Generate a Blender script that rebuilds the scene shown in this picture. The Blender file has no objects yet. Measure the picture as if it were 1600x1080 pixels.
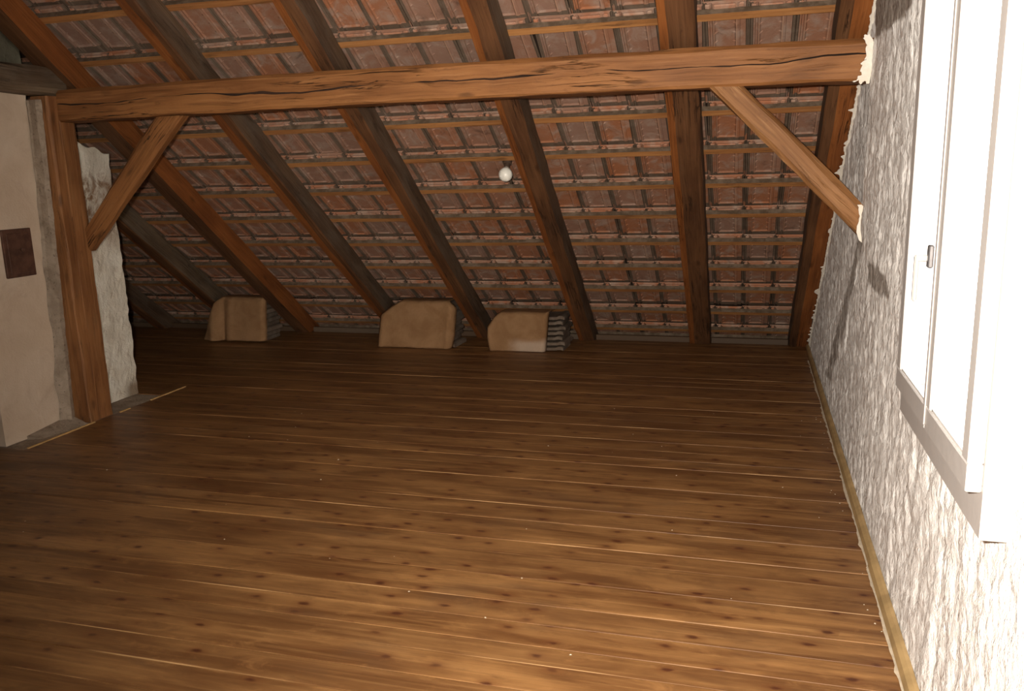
import bpy, math, random
from mathutils import Vector, Matrix, noise
random.seed(7)
S = bpy.context.scene
C = S.collection

# ------------------------------------------------------------------ camera, light, exposure
cam = bpy.data.cameras.new('camera'); cam_o = bpy.data.objects.new('camera', cam); C.objects.link(cam_o)
R_ = Vector((0.96226627, 0.27074765, -0.02719063)); U_ = Vector((-0.03000622, 0.20489637, 0.97832362)); F_ = Vector((-0.27045008, 0.94059194, -0.20528898))
CAM = Vector((0, 0, 1.6))
cam_o.matrix_world = Matrix(((R_.x, U_.x, -F_.x, CAM.x), (R_.y, U_.y, -F_.y, CAM.y), (R_.z, U_.z, -F_.z, CAM.z), (0, 0, 0, 1)))
cam.sensor_width = 36; cam.lens = 36*1300.7/1600; cam.clip_start = 0.01
S.camera = cam_o
S.view_settings.view_transform = 'Standard'; S.view_settings.look = 'None'
S.view_settings.gamma = 1; S.view_settings.use_curve_mapping = False
S.view_settings.exposure = 0.12

world = bpy.data.worlds.new('overcast_sky'); S.world = world; world.use_nodes = True
bg = world.node_tree.nodes['Background']; bg.inputs[0].default_value = (1.0, 0.985, 0.96, 1); bg.inputs[1].default_value = 8.0

# the camera's own flash, just above the lens
fl = bpy.data.lights.new('camera_flash', 'SPOT'); fl_o = bpy.data.objects.new('camera_flash', fl); C.objects.link(fl_o)
fl.energy = 840; fl.color = (1.0, 0.91, 0.80); fl.shadow_soft_size = 0.02
fl.spot_size = math.radians(128); fl.spot_blend = 0.8
fl_o.location = (-0.11, -0.02, 1.68)
fl_o.rotation_euler = (F_ + Vector((0.40, 0, 0.12))).to_track_quat('-Z', 'Y').to_euler()

# ------------------------------------------------------------------ helpers
TAN = 0.735; CO = 1/math.hypot(1, TAN); SI = TAN*CO; EAVE = 7.65
RU = Vector((0, -CO, SI)); RN = Vector((0, SI, CO)); RO = Vector((0, EAVE, 0))
def roof(x, a, w): return RO + RU*a + RN*w + Vector((x, 0, 0))
WX = 0.535                                   # inner face of the gable wall
def nz(*p): return noise.noise(Vector(p))
def fr(p, o=4): return noise.fractal(Vector(p), 1.0, 2.0, o)

def link(name, me, parent=None):
    o = bpy.data.objects.new(name, me); C.objects.link(o)
    if parent: o.parent = parent
    return o
def mesh(name, vs, fs, mats, parent=None, fm=None, uvs=None, smooth=False):
    me = bpy.data.meshes.new(name); me.from_pydata([tuple(v) for v in vs], [], fs)
    for m in (mats if isinstance(mats, (list, tuple)) else [mats]): me.materials.append(m)
    if fm: me.polygons.foreach_set('material_index', fm)
    if uvs:
        l = me.uv_layers.new(name='UVMap'); flat = []
        for f in uvs:
            for p in f: flat += p
        l.data.foreach_set('uv', flat)
    if smooth: me.polygons.foreach_set('use_smooth', [True]*len(me.polygons))
    me.update()
    return link(name, me, parent)
def empty(name, loc=(0, 0, 0)):
    o = bpy.data.objects.new(name, None); C.objects.link(o); o.location = loc; o.empty_display_size = .1
    return o
def tag(o, label=None, cat=None, group=None, kind=None):
    if label: o['label'] = label
    if cat: o['category'] = cat
    if group: o['group'] = group
    if kind: o['kind'] = kind
    return o
def boxvf(x0, x1, y0, y1, z0, z1, b=0):
    """box, bevelled by b on all edges when b > 0"""
    if not b:
        v = [(x, y, z) for x in (x0, x1) for y in (y0, y1) for z in (z0, z1)]
        return v, [(0, 1, 3, 2), (4, 6, 7, 5), (0, 4, 5, 1), (2, 3, 7, 6), (0, 2, 6, 4), (1, 5, 7, 3)]
    v = []; idx = {}
    L = ((x0, x1), (y0, y1), (z0, z1))
    for i in (0, 1):
        for j in (0, 1):
            for k in (0, 1):
                c = [L[0][i], L[1][j], L[2][k]]; s = [b*(1-2*i), b*(1-2*j), b*(1-2*k)]
                for ax in range(3):
                    p = [c[q] + (s[q] if q != ax else 0) for q in range(3)]
                    idx[(i, j, k, ax)] = len(v); v.append(tuple(p))
    f = []
    def g(i, j, k, a): return idx[(i, j, k, a)]
    for e in (0, 1):
        q = [g(e, 0, 0, 0), g(e, 1, 0, 0), g(e, 1, 1, 0), g(e, 0, 1, 0)]; f.append(q if e else q[::-1])
        q = [g(0, e, 0, 1), g(0, e, 1, 1), g(1, e, 1, 1), g(1, e, 0, 1)]; f.append(q if e else q[::-1])
        q = [g(0, 0, e, 2), g(1, 0, e, 2), g(1, 1, e, 2), g(0, 1, e, 2)]; f.append(q if e else q[::-1])
    for e in (0, 1):
        for h in (0, 1):
            q = [g(0, e, h, 1), g(1, e, h, 1), g(1, e, h, 2), g(0, e, h, 2)]; f.append(q if e == h else q[::-1])
            q = [g(e, 0, h, 2), g(e, 1, h, 2), g(e, 1, h, 0), g(e, 0, h, 0)]; f.append(q if e == h else q[::-1])
            q = [g(e, h, 0, 0), g(e, h, 1, 0), g(e, h, 1, 1), g(e, h, 0, 1)]; f.append(q if e == h else q[::-1])
            for i2 in (0, 1):
                pass
    for i in (0, 1):
        for j in (0, 1):
            for k in (0, 1):
                q = [g(i, j, k, 0), g(i, j, k, 1), g(i, j, k, 2)]
                f.append(q if (i+j+k) % 2 else q[::-1])
    return v, [tuple(q) for q in f]
class MB:
    def __init__(s): s.v = []; s.f = []; s.m = []
    def add(s, vf, mi=0, M=None):
        n = len(s.v); v, f = vf
        s.v += [tuple(M @ Vector(p)) if M else p for p in v]
        s.f += [tuple(i+n for i in q) for q in f]; s.m += [mi]*len(f); return s
    def build(s, name, mats, parent=None, smooth=False): return mesh(name, s.v, s.f, mats, parent, s.m, None, smooth)
def lathe(prof, n=20, M=None):
    v = []; f = []
    for r, z in prof:
        for k in range(n):
            a = 2*math.pi*k/n; v.append((r*math.cos(a), r*math.sin(a), z))
    for i in range(len(prof)-1):
        for k in range(n):
            a = i*n+k; b = i*n+(k+1) % n; f.append((a, b, b+n, a+n))
    f.append(tuple(range(n))[::-1]); f.append(tuple(range((len(prof)-1)*n, len(prof)*n)))
    if M: v = [tuple(M @ Vector(p)) for p in v]
    return v, f

def beam(name, P0, P1, xdir, section, mats, parent=None, secm=None, seg=None, jit=.004, seed=0, cap0=None, cap1=None, taper=1.0, bow=(0, 0), crack=None):
    """hewn timber: section = [(s, t)] counter-clockwise seen along the axis; s runs on xdir, t on axis x xdir.
    UV: u along the length in metres, v round the girth in metres."""
    P0 = Vector(P0); P1 = Vector(P1); ax = (P1-P0); L = ax.length; ax.normalize()
    xd = Vector(xdir); xd = (xd - ax*xd.dot(ax)).normalized(); td = ax.cross(xd)
    seg = seg or max(6, int(L/.12)); n = len(section)
    per = [0]
    for i in range(n):
        a = section[i]; b = section[(i+1) % n]; per.append(per[-1]+math.hypot(a[0]-b[0], a[1]-b[1]))
    vs = []
    for k in range(seg+1):
        t = k/seg; sc = 1+(taper-1)*t
        bo = 4*t*(1-t)
        for i, (s, q) in enumerate(section):
            ps = s*sc + jit*fr((L*t*3+seed*9.1, i*1.7+seed, 0), 3)*1.6 + bow[0]*bo
            pq = q*sc + jit*fr((L*t*3+seed*5.3, i*1.7-seed, 7), 3)*1.6 + bow[1]*bo
            if crack and i in crack:                   # the shake's three points wander together along the face
                w = .026*fr((t*7+seed, 3.3, 1), 5)
                pq += w
                if i == crack[1]: ps += (-crack[3])*max(.15, .5+1.4*nz(t*11, seed, 4))
                else: pq += (-1 if section[i][1] < section[crack[1]][1] else 1)*(.0075*max(-.36, nz(t*9, seed, 1)+.35*nz(t*43, 1, seed)))
            p = P0 + ax*(L*t) + xd*ps + td*pq
            cp = cap0 if k == 0 else cap1 if k == seg else None
            if cp:
                d = (Vector(cp[0])-p).dot(Vector(cp[1]))/ax.dot(Vector(cp[1])); p = p + ax*d
            vs.append(p)
    fs = []; uv = []; fm = []
    for k in range(seg):
        for i in range(n):
            j = (i+1) % n
            fs.append((k*n+i, k*n+j, (k+1)*n+j, (k+1)*n+i)); fm.append(secm[i] if secm else 0)
            u0 = L*k/seg; u1 = L*(k+1)/seg
            uv.append([(u0, per[i]), (u0, per[i+1]), (u1, per[i+1]), (u1, per[i])])
    fs.append(tuple(range(n))[::-1]); fs.append(tuple(seg*n+i for i in range(n))); fm += [0, 0]
    uv += [[section[i] for i in range(n)][::-1], [section[i] for i in range(n)]]
    return mesh(name, vs, fs, mats, parent, fm, uv)
def rect(w, h, c=.012, x0=0, y0=0):
    return [(x0+c, y0), (x0+w-c, y0), (x0+w, y0+c), (x0+w, y0+h-c), (x0+w-c, y0+h), (x0+c, y0+h), (x0, y0+h-c), (x0, y0+c)]

# ------------------------------------------------------------------ materials
class NT:
    def __init__(s, name):
        s.m = bpy.data.materials.new(name); s.m.use_nodes = True; s.t = s.m.node_tree
        s.b = s.t.nodes['Principled BSDF']
    def n(s, ty, **kw):
        d = s.t.nodes.new(ty)
        for k, v in kw.items():
            if k in d.inputs.keys() if isinstance(k, str) else False: d.inputs[k].default_value = v
            else: setattr(d, k, v)
        return d
    def l(s, a, b): s.t.links.new(a, b)
    def math(s, op, a, b=None, c=None, clamp=False):
        d = s.t.nodes.new('ShaderNodeMath'); d.operation = op; d.use_clamp = clamp
        for i, q in enumerate((a, b, c)):
            if q is None: continue
            if isinstance(q, (int, float)): d.inputs[i].default_value = q
            else: s.l(q, d.inputs[i])
        return d.outputs[0]
    def mix(s, fac, a, b, blend='MIX'):
        d = s.t.nodes.new('ShaderNodeMix'); d.data_type = 'RGBA'; d.blend_type = blend
        for i, q in ((0, fac), (6, a), (7, b)):
            if isinstance(q, (int, float)): d.inputs[i].default_value = q
            elif isinstance(q, tuple): d.inputs[i].default_value = (*q, 1)
            else: s.l(q, d.inputs[i])
        return d.outputs[2]
    def ramp(s, v, a, b):
        d = s.t.nodes.new('ShaderNodeMapRange'); d.interpolation_type = 'SMOOTHSTEP'
        s.l(v, d.inputs[0]); d.inputs[1].default_value = a; d.inputs[2].default_value = b
        return d.outputs[0]
    def coord(s, which, scale=(1, 1, 1), rand=0):
        tc = s.t.nodes.new('ShaderNodeTexCoord')
        src = tc.outputs[which] if which != 'Position' else s.t.nodes.new('ShaderNodeNewGeometry').outputs['Position']
        if rand:
            oi = s.t.nodes.new('ShaderNodeObjectInfo'); va = s.t.nodes.new('ShaderNodeVectorMath'); va.operation = 'ADD'
            cb = s.t.nodes.new('ShaderNodeCombineXYZ')
            k = s.math('MULTIPLY', oi.outputs['Random'], rand); s.l(k, cb.inputs[0]); s.l(s.math('MULTIPLY', k, 1.7), cb.inputs[1])
            s.l(src, va.inputs[0]); s.l(cb.outputs[0], va.inputs[1]); src = va.outputs[0]
        mp = s.t.nodes.new('ShaderNodeMapping'); mp.inputs['Scale'].default_value = scale; s.l(src, mp.inputs[0])
        return mp.outputs[0]
    def noise(s, vec, scale, detail=4, rough=.55, dist=0):
        d = s.t.nodes.new('ShaderNodeTexNoise'); s.l(vec, d.inputs['Vector'])
        d.inputs['Scale'].default_value = scale; d.inputs['Detail'].default_value = detail; d.inputs['Roughness'].default_value = rough; d.inputs['Distortion'].default_value = dist
        return d.outputs[0]
    def voro(s, vec, scale, feature='F1', rnd=1):
        d = s.t.nodes.new('ShaderNodeTexVoronoi'); d.feature = feature; d.voronoi_dimensions = '2D'; s.l(vec, d.inputs['Vector']); d.inputs['Scale'].default_value = scale; d.inputs['Randomness'].default_value = rnd
        return d
    def rand(s): return s.t.nodes.new('ShaderNodeObjectInfo').outputs['Random']
    def island(s): return s.t.nodes.new('ShaderNodeNewGeometry').outputs['Random Per Island']
    def done(s, col, rough=.7, bump=None, dist=.004, spec=.3, strength=1.0):
        if isinstance(col, tuple): s.b.inputs['Base Color'].default_value = (*col, 1)
        else: s.l(col, s.b.inputs['Base Color'])
        if isinstance(rough, (int, float)): s.b.inputs['Roughness'].default_value = rough
        else: s.l(rough, s.b.inputs['Roughness'])
        s.b.inputs['Specular IOR Level'].default_value = spec
        if bump is not None:
            d = s.t.nodes.new('ShaderNodeBump'); d.inputs['Distance'].default_value = dist; d.inputs['Strength'].default_value = strength
            s.l(bump, d.inputs['Height']); s.l(d.outputs[0], s.b.inputs['Normal'])
        return s.m

def timber(name, base, dark, light, crackc=.5, dust=0, grey=(.16, .12, .085), wear=0):
    """old sawn softwood: grain on UV (u along the timber)"""
    t = NT(name)
    uv = t.coord('UV', (1, 1, 1), 31)
    def sc(x, y):
        mp = t.t.nodes.new('ShaderNodeMapping'); mp.inputs['Scale'].default_value = (x, y, 1); t.l(uv, mp.inputs[0]); return mp.outputs[0]
    g = t.noise(sc(2.2, 70), 1, 6, .65, .4)
    big = t.noise(sc(1.6, 7), 1, 3, .5, .3)
    col = t.mix(t.ramp(big, .3, .7), dark, base)
    col = t.mix(t.math('MULTIPLY', t.ramp(g, .5, .78), .75), col, light)
    col = t.mix(t.math('MULTIPLY', t.ramp(g, .5, .28), .6), col, tuple(c*.45 for c in dark))
    ck = t.noise(sc(1.1, 26), 1, 5, .6, .8)
    line = t.math('SUBTRACT', 1.0, t.ramp(t.math('ABSOLUTE', t.math('SUBTRACT', ck, .5)), .0, .016))
    line = t.math('MULTIPLY', line, t.ramp(t.noise(sc(1.7, 5), 1, 2), .5, .62))
    col = t.mix(t.math('MULTIPLY', line, crackc), col, (.012, .007, .004))
    v = t.voro(sc(2.2, 6.5), 1)
    vc = t.t.nodes.new('ShaderNodeSeparateColor'); t.l(v.outputs['Color'], vc.inputs[0])
    kd = t.math('ADD', v.outputs['Distance'], t.math('MULTIPLY', t.math('SUBTRACT', t.noise(sc(14, 40), 1, 3), .5), .14))
    kn = t.math('MULTIPLY', t.math('SUBTRACT', 1.0, t.ramp(kd, .02, .15)), t.ramp(vc.outputs[0], .45, .8))
    col = t.mix(t.math('MULTIPLY', kn, .6), col, tuple(c*.35 for c in dark))
    m2 = t.noise(sc(6, 28), 1, 5, .75, .8)
    col = t.mix(t.math('MULTIPLY', t.ramp(m2, .54, .74), .6), col, tuple(c*.55 for c in dark))
    if dust:
        d = t.noise(sc(2.5, 9), 1, 5, .7)
        col = t.mix(t.math('MULTIPLY', t.ramp(d, .62-.3*dust, .75), min(1, dust)), col, grey)
    if wear:
        d = t.noise(sc(1.3, 12), 1, 5, .6, 1.0)
        col = t.mix(t.math('MULTIPLY', t.ramp(d, .6, .68), wear), col, tuple(min(1, c*1.7) for c in light))
    h = t.math('SUBTRACT', t.math('ADD', t.math('MULTIPLY', g, .5), big), t.math('MULTIPLY', line, .9))
    return t.done(col, .62, h, .004, .25)

M_purlin = timber('purlin_timber', (.29, .122, .040), (.18, .070, .022), (.36, .175, .07), .95)
M_orange = timber('orange_timber', (.27, .092, .024), (.17, .053, .014), (.33, .14, .048), .35)
M_brown = timber('brown_timber', (.135, .060, .025), (.080, .034, .015), (.19, .09, .043), .6, .3, (.10, .070, .047))
M_dust = timber('dusty_timber', (.115, .070, .040), (.065, .037, .021), (.18, .12, .08), .6, .7, (.13, .10, .073))
M_grey = timber('grey_timber', (.16, .11, .065), (.08, .05, .03), (.22, .16, .11), .7, .7, (.14, .115, .085))
M_post = timber('post_timber', (.31, .135, .048), (.17, .066, .022), (.40, .20, .085), .7, .3, (.18, .125, .07))
M_brace = timber('brace_timber', (.31, .145, .054), (.17, .07, .023), (.42, .24, .11), .6, 0, wear=.8)
M_batten = timber('batten_timber', (.44, .20, .068), (.30, .125, .042), (.52, .27, .11), .3, .15, (.24, .15, .08))
M_batdust = NT('batten_dust'); _c = M_batdust.coord('Position', (1, 1, 1)); _n = M_batdust.noise(_c, 14, 5, .65)
M_batdust = M_batdust.done(M_batdust.mix(M_batdust.ramp(_n, .35, .7), (.095, .065, .042), (.19, .14, .10)), .9, _n, .004, .1)

def floor_mat():
    t = NT('stained_pine_boards')
    uv = t.coord('UV', (1, 1, 1), 37)
    raw = t.coord('UV', (1, 1, 1))
    def sc(x, y):
        mp = t.t.nodes.new('ShaderNodeMapping'); mp.inputs['Scale'].default_value = (x, y, 1); t.l(uv, mp.inputs[0]); return mp.outputs[0]
    g = t.noise(sc(1.2, 60), 1, 5, .6, .5)
    b = t.noise(sc(1.5, 9), 1, 4, .6, .4)
    col = t.mix(t.ramp(b, .3, .72), (.12, .048, .015), (.31, .152, .053))
    col = t.mix(t.math('MULTIPLY', t.ramp(g, .48, .8), .4), col, (.55, .30, .115))
    col = t.mix(t.math('MULTIPLY', t.ramp(g, .5, .25), .35), col, (.13, .05, .016))
    rv = t.rand()
    col = t.mix(t.math('MULTIPLY', rv, .38), col, (.11, .048, .017))
    m2 = t.noise(sc(4.5, 13), 1, 5, .7, .6)
    col = t.mix(t.math('MULTIPLY', t.ramp(m2, .5, .72), .55), col, (.10, .042, .015))
    col = t.mix(t.math('MULTIPLY', t.ramp(m2, .46, .28), .35), col, (.42, .21, .075))
    # knots: dark red-brown eyes with drawn-out darker grain around them
    v = t.voro(sc(5.2, 10.5), 1)
    d = v.outputs['Distance']
    spc = t.t.nodes.new('ShaderNodeSeparateColor'); t.l(v.outputs['Color'], spc.inputs[0])
    pick = t.ramp(spc.outputs[0], .35, .75)
    dd = t.math('ADD', d, t.math('MULTIPLY', t.math('SUBTRACT', t.noise(sc(16, 45), 1, 4), .5), .26))
    halo = t.math('MULTIPLY', t.math('SUBTRACT', 1.0, t.ramp(dd, .05, .36)), pick)
    col = t.mix(t.math('MULTIPLY', halo, .5), col, (.13, .045, .014))
    eye = t.math('MULTIPLY', t.math('SUBTRACT', 1.0, t.ramp(dd, .02, .15)), pick)
    col = t.mix(t.math('MULTIPLY', eye, .9), col, (.06, .016, .007))
    # scuffed grey patches
    pos = t.coord('Position', (.9, 2.2, 1))
    sf = t.noise(pos, 1.6, 5, .65, .5)
    col = t.mix(t.math('MULTIPLY', t.ramp(sf, .52, .75), .4), col, (.11, .062, .032))
    # bare, light arris along stretches of the joints
    sp = t.t.nodes.new('ShaderNodeSeparateXYZ'); t.l(raw, sp.inputs[0])
    e = t.math('SUBTRACT', 1.0, t.ramp(sp.outputs[1], .0025, .0045))
    st = t.ramp(t.noise(sc(1.1, .01), 1, 3, .6), .52, .68)
    col = t.mix(t.math('MULTIPLY', t.math('MULTIPLY', e, st), .65), col, (.55, .33, .15))
    rough = t.math('ADD', .36, t.math('MULTIPLY', sf, .22))
    h = t.math('ADD', t.math('MULTIPLY', g, .4), t.math('MULTIPLY', b, .5))
    return t.done(col, rough, h, .0022, .35)
M_floor = floor_mat()

def plaster(name, a, b, stain, sc=3, bump=.012, fine=60, stainamt=.5, spots=0, squash=(1, 1, 1)):
    t = NT(name); p = t.coord('Position', squash)
    n1 = t.noise(p, sc, 6, .6, .4); n2 = t.noise(p, fine, 4, .6); n3 = t.noise(p, sc*2.3, 5, .7, .8)
    col = t.mix(t.ramp(n1, .3, .7), a, b)
    col = t.mix(t.math('MULTIPLY', t.ramp(n3, .5, .75), stainamt), col, stain)
    if spots:
        v = t.noise(p, spots, 3, .6); col = t.mix(t.math('MULTIPLY', t.ramp(v, .62, .7), .55), col, tuple(c*.5 for c in stain))
    h = t.math('ADD', n3, t.math('MULTIPLY', n2, .35))
    return t.done(col, .92, h, bump, .1)
def wall_mat():
    t = NT('rough_white_plaster'); p = t.coord('Position', (1, 1, .5))
    n1 = t.noise(p, 5, 6, .6, .4); n2 = t.noise(p, 55, 5, .7); n3 = t.noise(p, 16, 6, .7, .6)
    col = t.mix(t.ramp(n1, .3, .7), (.86, .83, .80), (.94, .925, .90))
    col = t.mix(t.math('MULTIPLY', t.ramp(n3, .5, .72), .3), col, (.64, .575, .535))
    a = t.t.nodes.new('ShaderNodeAttribute'); a.attribute_name = 'grey_zone'
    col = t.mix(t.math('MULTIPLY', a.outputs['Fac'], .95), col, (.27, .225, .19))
    return t.done(col, .95, t.math('ADD', n3, t.math('MULTIPLY', n2, .6)), .010, .1)
M_wall = wall_mat()
M_wallstreak = plaster('grey_plaster', (.34, .285, .245), (.42, .36, .31), (.28, .23, .19), 8, .008, 110, .4, 0, (1, 1, .4))
M_smear = plaster('white_plaster_smear', (.78, .72, .62), (.84, .80, .72), (.7, .62, .5), 20, .004, 90, .2)
M_chim = plaster('limewashed_chimney_plaster', (.55, .425, .31), (.66, .54, .415), (.45, .325, .235), 2.2, .006, 70, .5)
M_sooty = plaster('sooty_plaster', (.10, .09, .062), (.17, .155, .11), (.06, .048, .033), 5, .006, 60, .7)
M_mortar = plaster('grey_mortar', (.27, .21, .155), (.40, .32, .245), (.15, .11, .075), 9, .01, 80, .6, 40)
M_white = plaster('whitewashed_masonry', (.74, .68, .56), (.82, .77, .66), (.62, .53, .40), 7, .016, 55, .35)
def white_mat():
    t = NT('stained_whitewash'); p = t.coord('Position')
    n1 = t.noise(p, 7, 6, .6, .4); n2 = t.noise(p, 45, 5, .65); n3 = t.noise(p, 6, 5, .7, 1.2)
    col = t.mix(t.ramp(n1, .3, .7), (.70, .63, .51), (.80, .75, .64))
    sp = t.t.nodes.new('ShaderNodeSeparateXYZ'); t.l(p, sp.inputs[0])
    z = sp.outputs[2]; y = sp.outputs[1]
    band = t.math('MULTIPLY', t.ramp(z, 1.05, 1.35), t.math('SUBTRACT', 1.0, t.ramp(z, 1.55, 1.75)))
    col = t.mix(t.math('MULTIPLY', t.math('MULTIPLY', band, t.ramp(n3, .42, .6)), .9), col, (.26, .13, .055))
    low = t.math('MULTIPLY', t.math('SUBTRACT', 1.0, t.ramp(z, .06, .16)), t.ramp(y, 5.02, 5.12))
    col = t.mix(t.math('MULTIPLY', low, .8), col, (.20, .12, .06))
    return t.done(col, .95, t.math('ADD', n3, t.math('MULTIPLY', n2, .7)), .012, .1)
M_white = white_mat()

def tile_mat(name, a, b, grey, amt, dark=.5):
    t = NT(name); p = t.coord('Position')
    r = t.math('FRACT', t.math('ADD', t.rand(), t.island()))
    n1 = t.noise(p, 9, 5, .65, .6); n2 = t.noise(p, 60, 4, .6); n3 = t.noise(p, 4.5, 5, .7, 1.0)
    col = t.mix(r, a, b)
    col = t.mix(t.math('MULTIPLY', t.ramp(n1, .42, .7), amt), col, grey)
    col = t.mix(t.math('MULTIPLY', t.ramp(n3, .55, .75), dark), col, (.07, .038, .026))
    return t.done(col, .9, t.math('ADD', n1, t.math('MULTIPLY', n2, .5)), .004, .12)
M_tile = tile_mat('clay_tile_underside', (.31, .125, .060), (.25, .150, .110), (.33, .24, .19), .8, .65)
M_tilerim = tile_mat('clay_tile_rim', (.36, .18, .11), (.38, .22, .145), (.36, .27, .21), .5, .25)
M_tilehead = tile_mat('clay_tile_head', (.42, .17, .09), (.33, .19, .13), (.50, .40, .32), .55, .6)
M_tiledirt = tile_mat('clay_tile_dirt', (.105, .07, .047), (.14, .098, .070), (.19, .145, .11), .5, .5)
M_spare = tile_mat('spare_tile_dusty', (.10, .072, .052), (.16, .115, .085), (.22, .18, .14), .6, .6)

def cloth_mat(name, stain):
    t = NT(name); uv = t.coord('UV'); p = t.coord('Position')
    def sc(x, y):
        mp = t.t.nodes.new('ShaderNodeMapping'); mp.inputs['Scale'].default_value = (x, y, 1); t.l(uv, mp.inputs[0]); return mp.outputs[0]
    w = t.math('ADD', t.noise(sc(260, 14), 1, 2), t.noise(sc(14, 260), 1, 2))
    n = t.noise(p, 6, 5, .6, .4)
    col = t.mix(t.ramp(n, .3, .7), (.26, .140, .065), (.35, .20, .10))
    col = t.mix(t.math('MULTIPLY', t.ramp(w, .85, 1.2), .25), col, (.24, .13, .06))
    if stain:
        sp = t.t.nodes.new('ShaderNodeSeparateXYZ'); t.l(p, sp.inputs[0])
        k = t.math('MULTIPLY', t.ramp(t.math('ADD', sp.outputs[0], t.math('MULTIPLY', n, .15)), -2.02, -1.86), t.math('SUBTRACT', 1.0, t.ramp(t.math('ADD', sp.outputs[2], t.math('MULTIPLY', n, .08)), .11, .17)))
        col = t.mix(t.math('MULTIPLY', k, .6), col, (.58, .46, .36))
    return t.done(col, .95, t.math('ADD', w, n), .003, .1)
M_cloth = cloth_mat('brown_sackcloth', False); M_cloth2 = cloth_mat('stained_sackcloth', True)

def plain(name, col, rough=.5, metal=0, spec=.4, var=.12, sc=25):
    t = NT(name); p = t.coord('Object'); n = t.noise(p, sc, 4, .6)
    c = t.mix(t.ramp(n, .3, .7), tuple(q*(1-var) for q in col), tuple(min(1, q*(1+var)) for q in col))
    t.b.inputs['Metallic'].default_value = metal
    return t.done(c, rough, n, .0006, spec)
M_paint = plain('white_window_paint', (.47, .44, .42), .4, 0, .4, .02)
M_handle = plain('white_handle', (.30, .285, .275), .35, 0, .5, .02)
M_crack = plain('dark_crack_wood', (.035, .016, .008), .95)  # darker colour for the faces inside the purlin's crack
M_plate = plain('dark_metal_plate', (.16, .15, .15), .4, .7)
M_soot = plain('rusty_sheet_iron', (.105, .05, .032), .65, .2, .3, .3, 18)
M_lath = plain('bare_pine_lath', (.55, .34, .14), .7, 0, .2, .2, 12)
M_base = plain('varnished_pine_strip', (.40, .27, .125), .5, 0, .35, .2, 8)
M_sub = plain('dusty_subfloor', (.15, .10, .065), .9, 0, .1, .35, 6)
M_under = plain('dark_roof_sheet', (.035, .024, .018), .95, 0, .05, .3, 5)
M_ball = plain('milky_ball', (.86, .84, .76), .3, 0, .5, .03)
M_mount = plain('dark_mount', (.08, .05, .035), .5)
M_crumb = plain('plaster_crumbs', (.55, .46, .34), .9)
M_seal = plain('pale_glazing_bead', (.6, .57, .54), .6)
g = NT('window_glass'); g.t.nodes.remove(g.b)
_tr = g.t.nodes.new('ShaderNodeBsdfTransparent'); _gl = g.t.nodes.new('ShaderNodeBsdfGlossy'); _gl.inputs['Roughness'].default_value = .02
_mx = g.t.nodes.new('ShaderNodeMixShader'); _mx.inputs[0].default_value = .07
g.l(_tr.outputs[0], _mx.inputs[1]); g.l(_gl.outputs[0], _mx.inputs[2]); g.l(_mx.outputs[0], g.t.nodes['Material Output'].inputs[0])
M_glass = g.m

# ------------------------------------------------------------------ the setting: floor
XL = -8.2
v, f = boxvf(XL-.2, WX+.2, -3.9, 8.25, -.12, -.035)
floor = tag(mesh('floor', v, f, M_sub), kind='structure')
ys = [1.0]
fixed = [2.638, 2.772, 2.965, 3.16, 3.288, 3.40, 3.511, 3.688, 3.875, 4.03, 4.189, 4.334]
while ys[-1] < 2.4: ys.append(ys[-1]+random.uniform(.13, .16))
ys[-1] = 2.50
ys += fixed
while ys[-1] < 7.55: ys.append(ys[-1]+random.uniform(.125, .165))
ys.append(7.72)
def board(x0, x1, y0, y1):
    """one floorboard with eased arrises; UV u along x, v = distance to the near joint in metres"""
    gp = .0007; b = .0016; z = random.uniform(-.0012, .0012)
    y0 += gp; y1 -= gp
    prof = [(y0, -.033), (y0, z-b), (y0+b*.35, z-b*.3), (y0+b, z), (y1-b, z), (y1-b*.35, z-b*.3), (y1, z-b), (y1, -.033)]
    n = len(prof); vs = [(x, y, zz) for x in (x0, x1) for y, zz in prof]
    fs = []; uv = []
    W = y1-y0
    for i in range(n-1):
        fs.append((i, n+i, n+i+1, i+1))
        a, c = prof[i][0]-y0, prof[i+1][0]-y0
        if i in (0, 6): a = c = .5
        a = a if i < 3 else max(a, .007) if i == 3 else a
        q0, q1 = prof[i][0]-y0, prof[i+1][0]-y0
        if i == 0: q0 = q1 = 0.0
        uv.append([(x0, q0), (x1, q0), (x1, q1), (x0, q1)])
    fs += [tuple(range(n)), tuple(range(n, 2*n))[::-1]]
    uv += [[(x0, .05)]*n, [(x0, .05)]*n]
    mesh('floorboard', vs, fs, M_floor, floor, None, uv)
for y0, y1 in zip(ys[:-1], ys[1:]):
    xa = XL
    if y1 > 3.92 and y0 < 5.45: xa = -4.262                     # the boards stop short of the chimney and the masonry stub
    board(xa, WX-.012, y0, y1)
    if xa > XL and y0 > 5.12: board(XL, -4.266, y0, y1)
v, f = boxvf(XL, WX, -3.8, .998, -.033, 0)
mesh('floor_slab', v, f, M_floor, floor)

# bare pine laths closing the raw board ends along the chimney
v, f = boxvf(-4.60, -4.268, 3.88, 5.25, -.03, -.006, .002); mesh('dust_fill', v, f, M_mortar, floor)
lv = MB()
for a, b in ((3.90, 4.46), (4.70, 4.80), (5.02, 5.42)):
    lv.add(boxvf(-4.262, -4.246, a, b, -.002, .007, .002))
tag(lv.build('trim_1', M_lath), kind='structure')

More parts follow.
